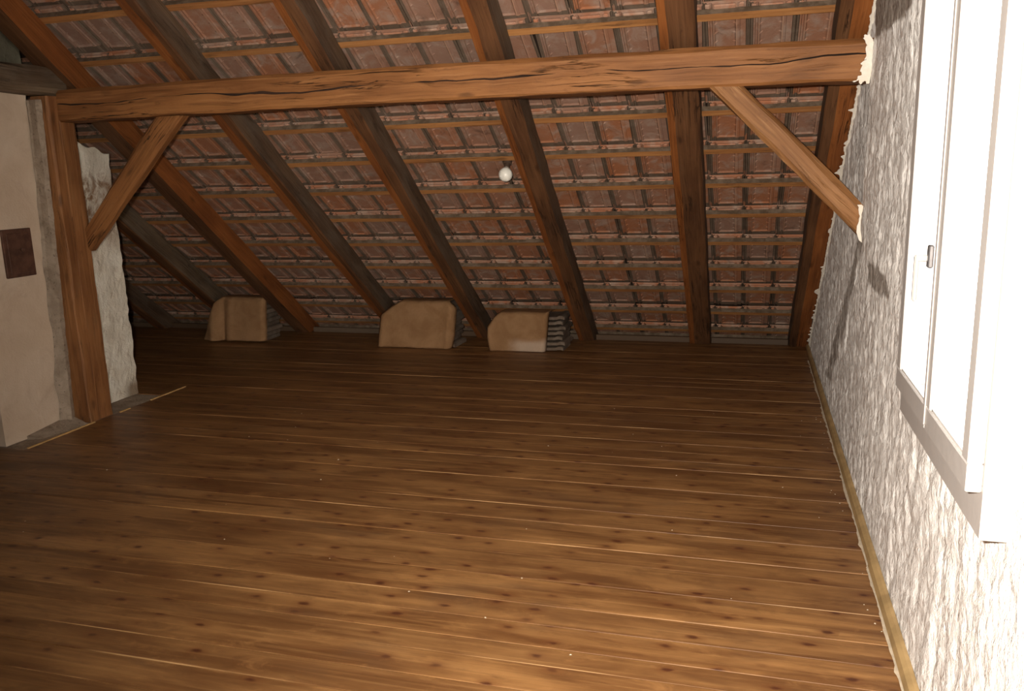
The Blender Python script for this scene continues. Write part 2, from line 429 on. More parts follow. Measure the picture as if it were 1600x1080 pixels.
# ------------------------------------------------------------------ roof: added light-blocking sheet, battens, tiles
TB = .17                                                         # rafter depth: battens start here
def quadbox(P, thick, N):
    vs = [Vector(p) for p in P] + [Vector(p)+N*thick for p in P]
    return vs, [(0, 1, 2, 3), (7, 6, 5, 4), (0, 4, 5, 1), (1, 5, 6, 2), (2, 6, 7, 3), (3, 7, 4, 0)]
RIDGE = 2.0; AR = (EAVE-RIDGE)/CO
ub = MB()
e0 = roof(0, -.62, .31); e1 = roof(0, AR+.3, .31)
yr = e1.y; zr = e1.z
ub.add(quadbox([(XL-.2, e0.y, e0.z), (WX+.2, e0.y, e0.z), (WX+.2, yr, zr), (XL-.2, yr, zr)], .03, RN))  # unseen sheet added behind the tiles to keep daylight out
bn = Vector((0, -SI, CO))
yb = yr-(zr+.15)/TAN
ub.add(quadbox([(XL-.2, yr, zr), (WX+.2, yr, zr), (WX+.2, yb, -.15), (XL-.2, yb, -.15)], .03, bn))
ceiling = tag(ub.build('ceiling', M_under), kind='structure')

AK = [4.88, 4.502, 4.125, 3.747, 3.370, 2.990, 2.614, 2.238, 1.864, 1.483, 1.087, .707, .299, -.075]
PITCH = .234; X0 = .427
def batten(a, k):
    """roofing batten: clean sawn face towards the room, dusty up-slope edge"""
    seg = 26; vs = []; fs = []; fm = []; uv = []
    sec = [(-.024, TB), (.024, TB), (.024, TB+.036), (-.024, TB+.036)]
    for i in range(seg+1):
        x = XL + (WX-XL)*i/seg
        for j, (s, w) in enumerate(sec):
            vs.append(roof(x, a+s+.004*nz(x*1.1, k*3.3, 0)+(.003*nz(x*4, k*7.7, j)), w if j > 1 else w+.003*nz(x*1.3, k, 5)))
    per = (0, .048, .084, .132, .168)
    for i in range(seg):
        for j in range(4):
            j2 = (j+1) % 4; fs.append((i*4+j, i*4+j2, (i+1)*4+j2, (i+1)*4+j)); fm.append(1 if j == 1 else 0)
            u0 = XL+(WX-XL)*i/seg; u1 = XL+(WX-XL)*(i+1)/seg
            uv.append([(u0, per[j]), (u0, per[j+1]), (u1, per[j+1]), (u1, per[j])])
    fs += [(0, 1, 2, 3), tuple(seg*4+q for q in (3, 2, 1, 0))]; fm += [0, 0]; uv += [[(0, 0)]*4]*2
    mesh('batten', vs, fs, [M_batten, M_batdust], ceiling, fm, uv)
for k, a in enumerate(AK): batten(a, k)
batten(-.245, 20)

# one interlocking clay tile, seen from below: u across, v up the slope (0 = tail), w outwards
def make_tile():
    P = PITCH
    us = [0, .007, .010, .014, .022, .026, .034, .038, .046, .052, .058, .066, .078, .152, .164, .172, .178, .190, .194, .222, .226, P-.001]
    L = .432; g_ = .3775
    vs_ = [0, .084, .088, .094, .102, .135, .142, .150, .205, .212, .220, .275, .282, .290, .352, .360, .372, L-.012, L]
    def h(u, v):
        # w of the underside: larger = deeper (outwards)
        if v < .085: base = .012                                            # tail step over the next head
        else: base = 0
        if u < .008 or u > .224: d = .016                                   # interlock gap
        elif u < .012: d = .004
        elif u < .024: d = .010
        elif u < .036: d = .001
        elif u < .048: d = .010
        elif u < .055: d = .001
        elif u < .059: d = -.003                                           # left rim
        elif u < .170:
            inside = .096 <= v <= .358
            d = .007 if inside else 0
            if v in (.094,) : d = -.003
            elif v == .088: d = 0.0
            if v >= .372: d = 0
            if (u == .066 or u == .164) and v in (.142, .212, .282): d = .0005   # small ribs at the panel's side
        elif u < .192: d = -.003 if u < .18 else -.001                      # right rim
        else: d = .004
        return base + d
    nu = len(us); nv = len(vs_); V = []; Fs = []; Fm = []
    for j, v in enumerate(vs_):
        tilt = .022*(1-v/g_) if v < g_ else 0
        for i, u in enumerate(us): V.append((u, v, TB+.0365+tilt+h(u, v)))
    for j in range(nv-1):
        for i in range(nu-1):
            Fs.append((j*nu+i, (j+1)*nu+i, (j+1)*nu+i+1, j*nu+i+1))
            u = (us[i]+us[i+1])/2; v = (vs_[j]+vs_[j+1])/2
            if v < .085: m = 2
            elif u < .025 or u > .222: m = 2
            elif u < .050: m = 0
            elif (u < .058 or .170 < u < .180): m = 1
            elif v < .098: m = 1
            elif u > .192: m = 0
            else: m = 1 if (abs(u-.062) < .004 and 0) else 0
            Fm.append(m)
    n = len(V)
    for (i, j) in ((0, 0), (nu-1, 0), (nu-1, nv-1), (0, nv-1)):
        p = V[j*nu+i]; V.append((p[0], p[1], TB+.0365+(.05 if j == 0 else .019)))
    Fs.append((n, n+1, n+2, n+3)); Fm.append(0)
    Fs.append(tuple(range(0, nu)) + (n+1, n)); Fm.append(2)
    Fs.append(tuple((nv-1)*nu+i for i in range(nu))[::-1] + (n+3, n+2)); Fm.append(3)
    Fs.append(tuple(j*nu for j in range(nv))[::-1] + (n, n+3)); Fm.append(2)
    Fs.append(tuple(j*nu+nu-1 for j in range(nv)) + (n+2, n+1)); Fm.append(2)
    mb = MB(); mb.v = V; mb.f = Fs; mb.m = Fm
    # hanging nib bar on the head and two small lugs, all raw red clay
    w0 = TB+.0365
    mb.add(boxvf(.058, .172, .396, .424, w0-.006, w0+.01, .004), 3)
    mb.add(boxvf(.014, .040, .400, .426, w0-.004, w0+.01, .004), 3)
    mb.add(boxvf(.184, .212, .400, .426, w0-.003, w0+.01, .004), 3)
    return mb.v, mb.f, mb.m
tv, tf, tm = make_tile()
tile_me = bpy.data.meshes.new('roof_tile'); tile_me.from_pydata(tv, [], tf)
for m in (M_tile, M_tilerim, M_tiledirt, M_tilehead): tile_me.materials.append(m)
tile_me.polygons.foreach_set('material_index', tm); tile_me.update()
BASIS = Matrix(((1, 0, 0, 0), (0, RU.y, RN.y, 0), (0, RU.z, RN.z, 0), (0, 0, 0, 1)))
slots = []
for a in AK:
    c = -1
    while True:
        x = X0 - PITCH*(c+1); c += 1
        if x < XL-.1: break
        p = roof(x + PITCH/2, a-.12, TB)
        if -5.22 < p.x < -4.50 and 3.85 < p.y < 4.62 and a > 3.4: continue          # the chimney passes through here
        d = p-CAM; zc = d.dot(F_); px = 800+1300.7*d.dot(R_)/max(zc, .1); py = 540-1300.7*d.dot(U_)/max(zc, .1)
        vis = -30 < px < 1420 and -40 < py < 560 and zc > 0
        tx = random.gauss(0, .002); ta = random.gauss(0, .006)
        mtx = Matrix.Translation(RO + RU*(a-.392+ta) + Vector((x+tx, 0, 0))) @ BASIS @ Matrix.Rotation(random.gauss(0, .011), 4, 'Z') @ Matrix.Translation((0, 0, random.uniform(0, .004)))
        slots.append((0 if vis else 1, zc, mtx))
slots.sort(key=lambda s: (s[0], s[1]))
rest = MB()
for i, (q, z, mtx) in enumerate(slots):
    if i < 300:
        o = link('roof_tile', tile_me, ceiling); o.matrix_world = mtx
    else:
        n = len(rest.v); rest.v += [tuple(mtx @ Vector(p)) for p in tv]; rest.f += [tuple(k+n for k in fc) for fc in tf]; rest.m += tm
tag(rest.build('roof_tiles', [M_tile, M_tilerim, M_tiledirt, M_tilehead], ceiling), kind='stuff')

# ------------------------------------------------------------------ gable wall on the right, with the window opening
WY0, WY1, WZ0, WZ1 = 1.90, 2.73, .90, 2.20
def zroof(y):
    e = .31
    front = ((EAVE-y)*SI + e)/CO
    back = zr + (y-yr)*TAN
    return max(0, min(front, back))
def inpoly(y, z, P):
    c = False
    for i in range(len(P)):
        (a, b), (d, e) = P[i], P[i-1]
        if (b > z) != (e > z) and y < (d-a)*(z-b)/(e-b)+a: c = not c
    return c
GREY_ZONES = ([(4.40, 1.22), (4.58, 1.22), (6.05, .13), (5.65, .20)], [(4.17, 1.135), (3.86, 1.17), (3.60, 1.14), (3.50, 1.06), (3.62, 1.07), (4.13, 1.05)],
        [(4.40, 2.15), (4.05, 2.14), (3.43, 2.13), (3.30, 2.4), (3.2, 3.4), (4.60, 2.5)])  # outlines of the darker grey zones on the gable wall
def grey_zone(y, z):
    """weight of the darker grey zones in the wall colour"""
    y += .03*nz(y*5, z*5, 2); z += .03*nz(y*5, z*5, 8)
    return max(w for P, w in zip(GREY_ZONES, (.75, .85, 1.0)) if True and inpoly(y, z, P)) if any(inpoly(y, z, P) for P in GREY_ZONES) else 0.0
def wall_right():
    yl = [-3.9+.2*i for i in range(26)]; yl = [y for y in yl if y < 1.25]
    y = 1.28
    while y < 8.1: yl.append(y); y += .011
    for q in (WY0, WY1):
        yl = [y for y in yl if abs(y-q) > .005] + [q]
    yl.sort()
    zl = [.016*i for i in range(175)] + [2.8+.15*i for i in range(14)]
    for q in (WZ0, WZ1):
        zl = [z for z in zl if abs(z-q) > .006] + [q]
    zl.sort()
    grooves = (3.354, 4.49, 4.908, 2.814, 2.374, 1.91, 3.921, 5.6, 6.4, 1.5, 3.1, 2.6, 2.15, 3.65, 5.25)
    vs = []; fs = []
    for y in yl:
        zt = zroof(y)
        for z in zl:
            zz = min(z, zt)
            d = .006*fr((y*2.5, zz*1.1, 0), 4) + .0085*fr((y*12, zz*8, 3), 4) + .006*nz(y*44, zz*36, 5)
            for i, gy in enumerate(grooves):
                o = y - gy - .012*fr((zz*1.2, gy*5, 0), 2)
                if abs(o) < .06: d += (.005 if i % 2 else .009)*math.exp(-(o/.015)**2)*(.65+.7*nz(zz*2, gy*9, 1))
            if y > 4.45 and i: d += .006*min(1, (y-4.45)/.03)
            if zz < .04: d = max(d, -.002)
            vs.append((WX + d, y, zz))
    n = len(zl)
    for i in range(len(yl)-1):
        for j in range(n-1):
            if yl[i] >= WY0-1e-6 and yl[i+1] <= WY1+1e-6 and zl[j] >= WZ0-1e-6 and zl[j+1] <= WZ1+1e-6: continue
            if zl[j] >= max(zroof(yl[i]), zroof(yl[i+1])): continue
            fs.append((i*n+j, i*n+j+1, (i+1)*n+j+1, (i+1)*n+j))
    o = mesh('wall_right', vs, fs, M_wall, None, None, None, True)
    at = o.data.attributes.new('grey_zone', 'FLOAT', 'POINT')
    at.data.foreach_set('value', [grey_zone(p[1], p[2]) for p in vs])
    mb = MB(); X = WX+.10                                         # outer skin and reveals of the thin gable
    pts = lambda y0, y1, z0, z1: ([(X, y0, z0), (X, y1, z0), (X, y1, z1), (X, y0, z1)], [(0, 1, 2, 3)])
    mb.add(pts(-4.2, WY0, -.15, 5.2)); mb.add(pts(WY1, 8.4, -.15, 5.2)); mb.add(pts(WY0, WY1, -.15, WZ0)); mb.add(pts(WY0, WY1, WZ1, 5.2))
    w0 = WX-.004
    mb.add(([(w0, WY0, WZ0), (X, WY0, WZ0), (X, WY0, WZ1), (w0, WY0, WZ1)], [(0, 1, 2, 3)]))
    mb.add(([(w0, WY1, WZ0), (X, WY1, WZ0), (X, WY1, WZ1), (w0, WY1, WZ1)], [(3, 2, 1, 0)]))
    mb.add(([(w0, WY0, WZ0), (X, WY0, WZ0), (X, WY1, WZ0), (w0, WY1, WZ0)], [(3, 2, 1, 0)]))
    mb.add(([(w0, WY0, WZ1), (X, WY0, WZ1), (X, WY1, WZ1), (w0, WY1, WZ1)], [(0, 1, 2, 3)]))
    mb.build('gable_outer_skin', M_smear, o)
    return tag(o, kind='structure')
wall = wall_right()
def patch(name, poly, mat, parent, th=.004, rough=.012, step=.02, seed=0, plane='x', at=WX-.008):
    """thin irregular skin of plaster lying on a wall: poly in (y, z)"""
    pts = []
    n = len(poly)
    for i in range(n):
        a = Vector(poly[i]); b = Vector(poly[(i+1) % n]); m = max(1, int((b-a).length/step))
        for k in range(m):
            p = a.lerp(b, k/m); q = (p.x*14+seed, p.y*14, seed)
            r2 = (p.x*65+seed, p.y*65, 4.4)
            pts.append((p.x+rough*(nz(*q)*1.5+nz(*r2)), p.y+rough*(nz(q[0]+50, q[1], 2)*1.5+nz(r2[0]+9, r2[1], 1))))
    m = len(pts)
    if plane == 'x':
        sg = 1 if at > -2 else -1
        vs = [(at, a, b) for a, b in pts] + [(at+th*sg*3, a, b) for a, b in pts]
    else:
        vs = [(a, at, b) for a, b in pts] + [(a, at+th*3, b) for a, b in pts]
    fs = [tuple(range(m))] + [(i, (i+1) % m, m+(i+1) % m, m+i) for i in range(m)]
    return mesh(name, vs, fs, mat, parent)
# ------------------------------------------------------------------ far shell, out of frame
mb = MB(); mb.add(boxvf(XL-.2, XL, -4.0, 8.3, -.1, 5.2)); tag(mb.build('wall_left', M_sooty), kind='structure')

# ------------------------------------------------------------------ rafters
def rafter(x_top, x_bot, wd, strip, label, mats, seed, strip_side='left', depth=TB):
    a0 = -.02; a1 = AR
    c = .010
    # section: s across (+x), t = outward. axis runs up the slope; axis x xdir must give the roof normal
    if strip_side == 'left':
        sec = [(0, .006), (strip, 0), (wd-c, 0), (wd, c), (wd, depth), (0, depth), (-.002, .02)]
        sm = [1, 0, 0, 2, 0, 2, 1]
    else:
        sec = [(0, c), (c, 0), (wd-strip, 0), (wd, .006), (wd, depth), (0, depth)]
        sm = [0, 0, 1, 2, 0, 2]
    P0 = roof(x_bot, a0, 0); P1 = roof(x_bot + (x_top-x_bot)*(a1-a0)/4.1, a1, 0)
    # the axis runs up the slope, so axis x (+x) is the outward roof normal
    o = beam('rafter', P0, P1, (1, 0, 0), sec, mats, None, sm, 46, .0045, seed, cap0=((0, 0, .001), (0, 0, 1)))
    return tag(o, label, 'rafter', 'rafters under the roof tiles')
RM = [M_brown, M_orange, M_dust]
rafter(-6.22, -6.30, .135, .04, 'dark wooden rafter furthest left, half lost in the gloom behind the whitewashed masonry', RM, 1)
rafter(-5.20, -5.28, .14, .05, 'dark wooden rafter coming down behind the leftmost sackcloth', [M_brown, M_orange, M_grey], 2)
rafter(-4.37, -4.56, .15, .05, 'wooden rafter with broad orange side ending right of the leftmost sackcloth', [M_brown, M_brown, M_orange], 3, 'right')
rafter(-3.43, -3.455, .125, .075, 'wooden rafter coming down behind the left edge of the middle sackcloth', RM, 4)
rafter(-2.505, -2.555, .135, .055, 'wooden rafter ending on the floor between the middle and right sackcloths', RM, 5)
rafter(-1.475, -1.535, .145, .045, 'wooden rafter ending just right of the tile stack by the right sackcloth', RM, 6)
rafter(-.48, -.498, .185, .045, 'wooden rafter second from the white gable wall, near vertical in the photo', RM, 7)
r5 = rafter(.385, .37, .155, .095, 'wooden rafter against the white gable wall, its edge smeared with plaster', RM, 8, 'right')
# ragged plaster left on that rafter
vs = []; NS = 420
for k in range(NS+1):
    a = -.02+4.6*k/NS
    e = .530 - .012*max(0, nz(a*2.1, 3, 1)) - .055*max(0, nz(a*9, 1, 7)-.18) - .05*max(0, nz(a*31, 5, 2)-.25) - .01*max(0, nz(a*70, 2, 2))
    vs += [roof(e, a, -.004), roof(e, a, -.010), roof(.548, a, -.010)]
mesh('plaster_smear', vs, [q for k in range(NS) for q in ((k*3, k*3+1, k*3+4, k*3+3), (k*3+1, k*3+2, k*3+5, k*3+4))], M_smear, r5)

# ------------------------------------------------------------------ purlin, post, braces, collar beam
PY = 4.46
def purlin():
    w, h = .165, .195; m = h*.55
    # axis +x, xdir = -y (towards the room): s = towards viewer, t = axis x xdir = -z
    sec = [(0, 0), (w-.012, 0), (w, -.012), (w, -m+.003), (w, -m), (w, -m-.003), (w, -h+.022), (w-.022, -h), (0, -h)]
    sec = [(s, t) for s, t in sec][::-1]
    n = len(sec)
    cr = [i for i, p in enumerate(sec) if abs(p[1]+m) < .004]
    return beam('purlin_beam', (-4.268, PY+.058+w, 1.985), (WX+.02, PY+w, 1.976), (0, -1, 0), sec, [M_purlin, M_crack], None, [1 if i in cr[:2] else 0 for i in range(n)], 180, .004, 3,
                bow=(0, -.012), crack=(cr[0], cr[1], cr[2], .014))
pu = tag(purlin(), 'long hewn purlin beam spanning the room under the rafters', 'beam')
patch('plaster_smear', [(WX+.01, 1.965), (WX+.01, 2.175), (.50, 2.17), (.505, 2.12), (.495, 2.07), (.48, 2.03), (.47, 1.985), (.44, 1.972)], M_smear, pu, .003, .02, .006, 5, 'y', PY-.012)
def post():
    # axis +z, xdir +x: s = x, t = y; the worn right-hand face carries a shake
    sec = [(-.43, .03), (-.40, .0), (-.282, 0), (-.272, .010), (-.272, .075), (-.272, .078), (-.272, .081), (-.272, .205), (-.28, .212), (-.43, .212)]
    o = beam('post', (-4.0, 4.443, 0), (-4.0, 4.443, 2.142), (1, 0, 0), sec, [M_post], None, None, 30, .005, 11)
    return tag(o, 'upright wooden post between the plastered chimney and the whitewashed masonry', 'post')
post()
b = beam('brace', (-.171, 4.53, 2.02), (.56, 4.53, 1.282), (0, -1, 0), rect(.11, .118, .022, -.055, -.059), [M_brace], None, None, 14, .006, 21,
         cap0=((0, 0, 1.99), (0, 0, 1)), cap1=((WX-.001, 0, 0), (1, 0, 0)))
tag(b, 'pale scuffed diagonal brace from the purlin down to the white gable wall', 'brace')
patch('plaster_smear', [(.505, 1.395), (.545, 1.38), (.545, 1.20), (.522, 1.21), (.512, 1.27), (.522, 1.33)], M_smear, b, .003, .008, .012, 9, 'y', 4.466)
b = beam('brace', (-3.46, 4.605, 2.02), (-4.272, 4.655, 1.225), (0, -1, 0), rect(.09, .148, .018, -.045, -.074), [M_purlin], None, None, 14, .005, 22,
         cap0=((0, 0, 1.99), (0, 0, 1)), cap1=((-4.266, 0, 0), (1, 0, 0)), taper=.8)
tag(b, 'brown diagonal brace from the left end of the purlin down to the post', 'brace')
b = beam('collar_beam', (-4.345, 2.6, 2.232), (-4.345, 4.63, 2.232), (1, 0, 0), rect(.125, .168, .014, -.0625, -.084), [M_grey], None, None, 20, .006, 31)
tag(b, 'weathered grey beam lying on the post above the chimney plaster', 'beam')

# ------------------------------------------------------------------ chimney and the whitewashed masonry behind the post
def rough_block(name, x0, x1, y0, y1, zf, mats, parent, amp, sc, matf, step=.045, seed=0):
    """block with faces on +x, -y and +y, displaced; zf(y) = height of its top"""
    vs = []; fs = []; fm = []
    def face(p0, du, lu, nrm, mi):
        nu = max(2, int(lu/step)); base = len(vs)
        nzv = 44
        for i in range(nu+1):
            u = i/nu*lu; P = Vector(p0)+Vector(du)*u
            top = zf(P.y)
            for j in range(nzv+1):
                z = top*j/nzv
                edge = 0.0
                d = amp*fr((P.x*sc+seed, P.y*sc, z*sc), 5)
                q = Vector((P.x, P.y, z)) + Vector((d, -d*.6 if abs(P.y-y0) < 1e-4 else d*.8 if abs(P.y-y1) < 1e-4 else 0, 0)) if abs(P.x-x1) < 1e-4 else Vector((P.x, P.y, z)) + Vector(nrm)*d
                vs.append(q)
        for i in range(nu):
            for j in range(nzv):
                a = base+i*(nzv+1)+j; fs.append((a, a+nzv+1, a+nzv+2, a+1))
                fm.append(matf((vs[a]+vs[a+nzv+2])/2) if callable(matf) else mi)
    face((x1, y0, 0), (0, 1, 0), y1-y0, (1, 0, 0), 0)
    face((x0, y0, 0), (1, 0, 0), x1-x0, (0, -1, 0), 0)
    face((x1, y1, 0), (-1, 0, 0), x1-x0, (0, 1, 0), 0)
    face((x0, y1, 0), (0, -1, 0), y1-y0, (-1, 0, 0), 0)
    b = len(vs)
    nn = 8
    for i in range(nn+1):
        y = y0+(y1-y0)*i/nn
        vs += [Vector((x0, y, zf(y))), Vector((x1, y, zf(y)))]
    for i in range(nn): fs.append((b+2*i, b+2*i+1, b+2*i+3, b+2*i+2)); fm.append(matf(vs[b+2*i]) if callable(matf) else 0)
    return mesh(name, vs, fs, mats, parent, fm, None, False)
ch = empty('chimney', (-4.8, 4.22, 0))
tag(ch, 'pale plastered chimney breast at the left edge with a small iron door', 'chimney')
rough_block('breast', -5.0+4.8, -4.42+4.8, 3.90-4.22, 4.436-4.22, lambda y: 3.3, [M_chim, M_sooty], ch, .010, 3.0, lambda p: 1 if p.z > 2.14 else 0)
vs = []; fs = []; NZ_ = 60
for k in range(NZ_+1):
    z = .01+2.11*k/NZ_; t = k/NZ_
    row = [(-4.418, min(4.428, 4.325+.11*t+.02*fr((z*4, 1, 0), 3))), (-4.405, min(4.436, 4.36+.076*t+.012*fr((z*6, 4, 0), 4))), (-4.375+.03*t+.008*fr((z*8, 7, 0), 4), 4.395+.03*t+.01*fr((z*7, 9, 2), 4)), (-4.395+.085*t+.010*fr((z*9, 3, 0), 4), 4.438)]
    for x, y in row: vs.append((x+4.8, y-4.22, z))
for k in range(NZ_):
    for i in range(3): fs.append((k*4+i, k*4+i+1, k*4+i+5, k*4+i+4))
mesh('mortar_strip', vs, fs, M_mortar, ch)
mb = MB()
mb.add(([(.376, -.16, .02), (.376, .21, .055), (.376, .21, -.02), (.376, -.16, -.02), (.525, .20, .002), (.46, -.12, -.008), (.525, .20, -.03), (.46, -.12, -.03)],
        [(0, 5, 4, 1), (5, 7, 6, 4), (0, 3, 7, 5), (1, 4, 6, 2), (0, 1, 2, 3), (3, 2, 6, 7)]))
mb.build('cement_fillet', M_mortar, ch)
sd = MB()
sd.add(boxvf(.379, .398, 4.085-4.22, 4.305-4.22, 1.03, 1.33, .004))
sd = sd.build('soot_door', M_soot, ch); sd['label'] = 'small rust brown iron soot door'
k = MB(); k.add(boxvf(.396, .404, 4.11-4.22, 4.28-4.22, 1.055, 1.305, .003))
k.build('door_leaf', M_soot, sd)
k = MB(); k.add(lathe([(.006, 0), (.006, .012), (.013, .016), (.013, .024), (.006, .028)], 14, Matrix.Translation((.402, 4.20-4.22, 1.20)) @ Matrix.Rotation(math.pi/2, 4, 'Y')))
k.build('knob', M_soot, sd)
def ztop(y): return 1.87 - max(0, (y-4.9))*.25 - .012*math.sin(y*37) if y < 5.25 else 1.75
ms = rough_block('masonry_stub', -4.95, -4.5, 4.67, 5.185, ztop, [M_white], None, .010, 11.0, None, .022, 4)
tag(ms, 'rough whitewashed masonry stub with broken top standing behind the wooden post', 'masonry')

# ------------------------------------------------------------------ skirting strip on the gable wall, eave boards
sec = [(0, 0), (-.030, 0), (-.034, .010), (-.026, .032), (-.012, .042), (0, .044)]
bb = empty('baseboard_right', (WX, 4.6, 0)); tag(bb, kind='structure')
cuts = [1.2, 3.35, 5.0, 6.3, 7.66]
for i in range(4):
    y0, y1 = cuts[i]+.004, cuts[i+1]; sc = (1.0, .92, .8, .72)[i]; nn = 12; vs = []; fs = []
    for k2 in range(nn+1):
        y = y0+(y1-y0)*k2/nn
        for s, t in sec: vs.append((s*sc-.004*sc+.003*nz(y*2, i, 0), y-4.6, t*sc+.001))
    m = len(sec)
    for k2 in range(nn):
        for j in range(m): fs.append((k2*m+j, k2*m+(j+1) % m, (k2+1)*m+(j+1) % m, (k2+1)*m+j))
    fs += [tuple(range(m))[::-1], tuple(nn*m+j for j in range(m))]
    mesh('skirting_strip', vs, fs, M_base, bb)
vs = []; NS = 300
for k in range(NS+1):
    y = 1.3+5.8*k/NS
    w = .014*max(0, nz(y*3, 2, 8)+.25) + .012*max(0, nz(y*17, 1, 1))
    vs += [(.497-w-WX, y-4.6, .0018), (.502-WX, y-4.6, .0026)]
mesh('mortar_squeeze', vs, [(2*k, 2*k+1, 2*k+3, 2*k+2) for k in range(NS)], M_crumb, bb)
xs = [(-7.9, -6.31), (-6.16, -5.29), (-5.13, -4.56), (-4.40, -3.46), (-3.32, -2.56), (-2.42, -1.54), (-1.385, -.505), (-.31, .365)]
for a, b in xs:
    q = MB(); q.add(boxvf(a, b, 7.735, 7.775, -.03, .045, .004)); q.build('eave_board', M_dust, ceiling)

# ------------------------------------------------------------------ window
def window():
    w = empty('window_1', (WX, 2.3, 1.5)); tag(w, kind='structure')
    O = Vector((WX, 2.3, 1.5))
    def B(x0, x1, y0, y1, z0, z1, b=.003): return boxvf(x0-O.x, x1-O.x, y0-O.y, y1-O.y, z0-O.z, z1-O.z, b)
    fx0, fx1 = .482, .545; y0, y1, z0, z1 = 1.822, 2.815, .814, 2.29
    f_ = MB()
    f_.add(B(fx0, fx1, y0, y1, z0, z0+.115)); f_.add(B(fx0, fx1, y0, y1, z1-.115, z1))
    f_.add(B(fx0, fx1, y0, y0+.09, z0+.1151, z1-.1151)); f_.add(B(fx0, fx1, y1-.115, y1, z0+.1151, z1-.1151))
    f_.build('window_frame', M_paint, w)
    def sash(ya, yb, la, lb):
        s = MB(); sx0, sx1 = .450, .4815; za, zb = .916, 2.19; ra = .062
        s.add(B(sx0, sx1, ya, yb, za, za+ra)); s.add(B(sx0, sx1, ya, yb, zb-ra, zb))
        s.add(B(sx0, sx1, ya, ya+la, za+ra, zb-ra)); s.add(B(sx0, sx1, yb-lb, yb, za+ra, zb-ra))
        o = s.build('sash', M_paint, w)
        gl = MB(); gl.add(B(sx0+.012, sx0+.016, ya+la-.005, yb-lb+.005, za+ra-.005, zb-ra+.005, 0)); gl.build('glass_pane', M_glass, o)
        se = MB()
        se.add(B(sx0+.006, sx0+.0115, ya+la, yb-lb, za+ra, za+ra+.006, 0)); se.add(B(sx0+.006, sx0+.0115, yb-lb-.006, yb-lb, za+ra, zb-ra, 0))
        se.build('glazing_bead', M_seal, o)
        return o
    sash(1.832, 2.272, .052, .045); sash(2.276, 2.728, .030, .058)
    c = MB(); c.add(B(.4465, .4498, 2.268, 2.284, .93, 2.18, .001)); c.build('meeting_strip', M_paint, w)
    h = MB(); h.add(B(.428, .4405, 2.262, 2.284, 1.335, 1.392, .003)); hp = h.build('handle_plate', M_plate, w); hp['label'] = 'dark metal handle plate'
    h = MB(); h.add(B(.398, .430, 2.268, 2.282, 1.350, 1.368, .004)); h.add(B(.398, .410, 2.267, 2.283, 1.250, 1.366, .004))
    h.build('handle_lever', M_handle, hp)
window()

# ------------------------------------------------------------------ spare tiles stacked at the eave and their sackcloths
spare = None
def spare_mesh():
    mb = MB(); L = .30; W = .31
    for i in range(5):
        pass
    n = 10; top = []; vs = []; fs = []
    prof = [(0, 0), (.02, .010), (.05, .010), (.07, 0), (.15, -.003), (.24, 0), (.26, .010), (.29, .010), (W, 0)]
    for y in (0, .012, L-.012, L):
        e = .004 if y in (0, L) else 0
        for x, z in prof: vs.append((x-W/2, y, z+.034-e))
        for x, z in prof: vs.append((x-W/2, y, max(0, z*.6+.003)+e))
    m = len(prof)
    for r in range(3):
        for i in range(m-1):
            a = r*2*m+i; fs.append((a, a+1, a+2*m+1, a+2*m)); bt = r*2*m+m+i; fs.append((bt, bt+2*m, bt+2*m+1, bt+1))
        a = r*2*m; fs.append((a, a+2*m, a+3*m, a+m)); a = r*2*m+m-1; fs.append((a, a+m, a+3*m, a+2*m))
    for r in (0, 3):
        for i in range(m-1):
            a = r*2*m+i; q = (a, a+m, a+m+1, a+1); fs.append(q if r == 0 else q[::-1])
    return vs, fs
sv, sf = spare_mesh()
sme = bpy.data.meshes.new('spare_tile'); sme.from_pydata(sv, [], sf); sme.materials.append(M_spare); sme.update()
ORD = ('lowest', 'second', 'third', 'fourth', 'fifth', 'sixth', 'seventh', 'eighth', 'ninth', 'tenth')
def stack(xr, y, n, where, group, seed, dz=.0465):
    random.seed(seed)
    for i in range(n):
        o = link('spare_tile', sme)
        o.location = (xr-.155+random.uniform(-.03, .012), y+random.uniform(-.006, .02), .0015+i*dz)
        o.rotation_euler = (0, 0, random.uniform(-.05, .05))
        nm = 'topmost' if i == n-1 else ORD[i] + (' from floor' if i else '')
        tag(o, 'dusty spare roof tile, %s in the stack under the %s sackcloth' % (nm, where), 'tile', group)
stack(-4.585, 7.12, 9, 'leftmost', 'spare tiles under the leftmost sackcloth', 1)
stack(-2.615, 7.12, 9, 'large middle', 'spare tiles under the middle sackcloth', 2)
stack(-1.555, 7.13, 7, 'right', 'spare tiles under the right sackcloth', 3)

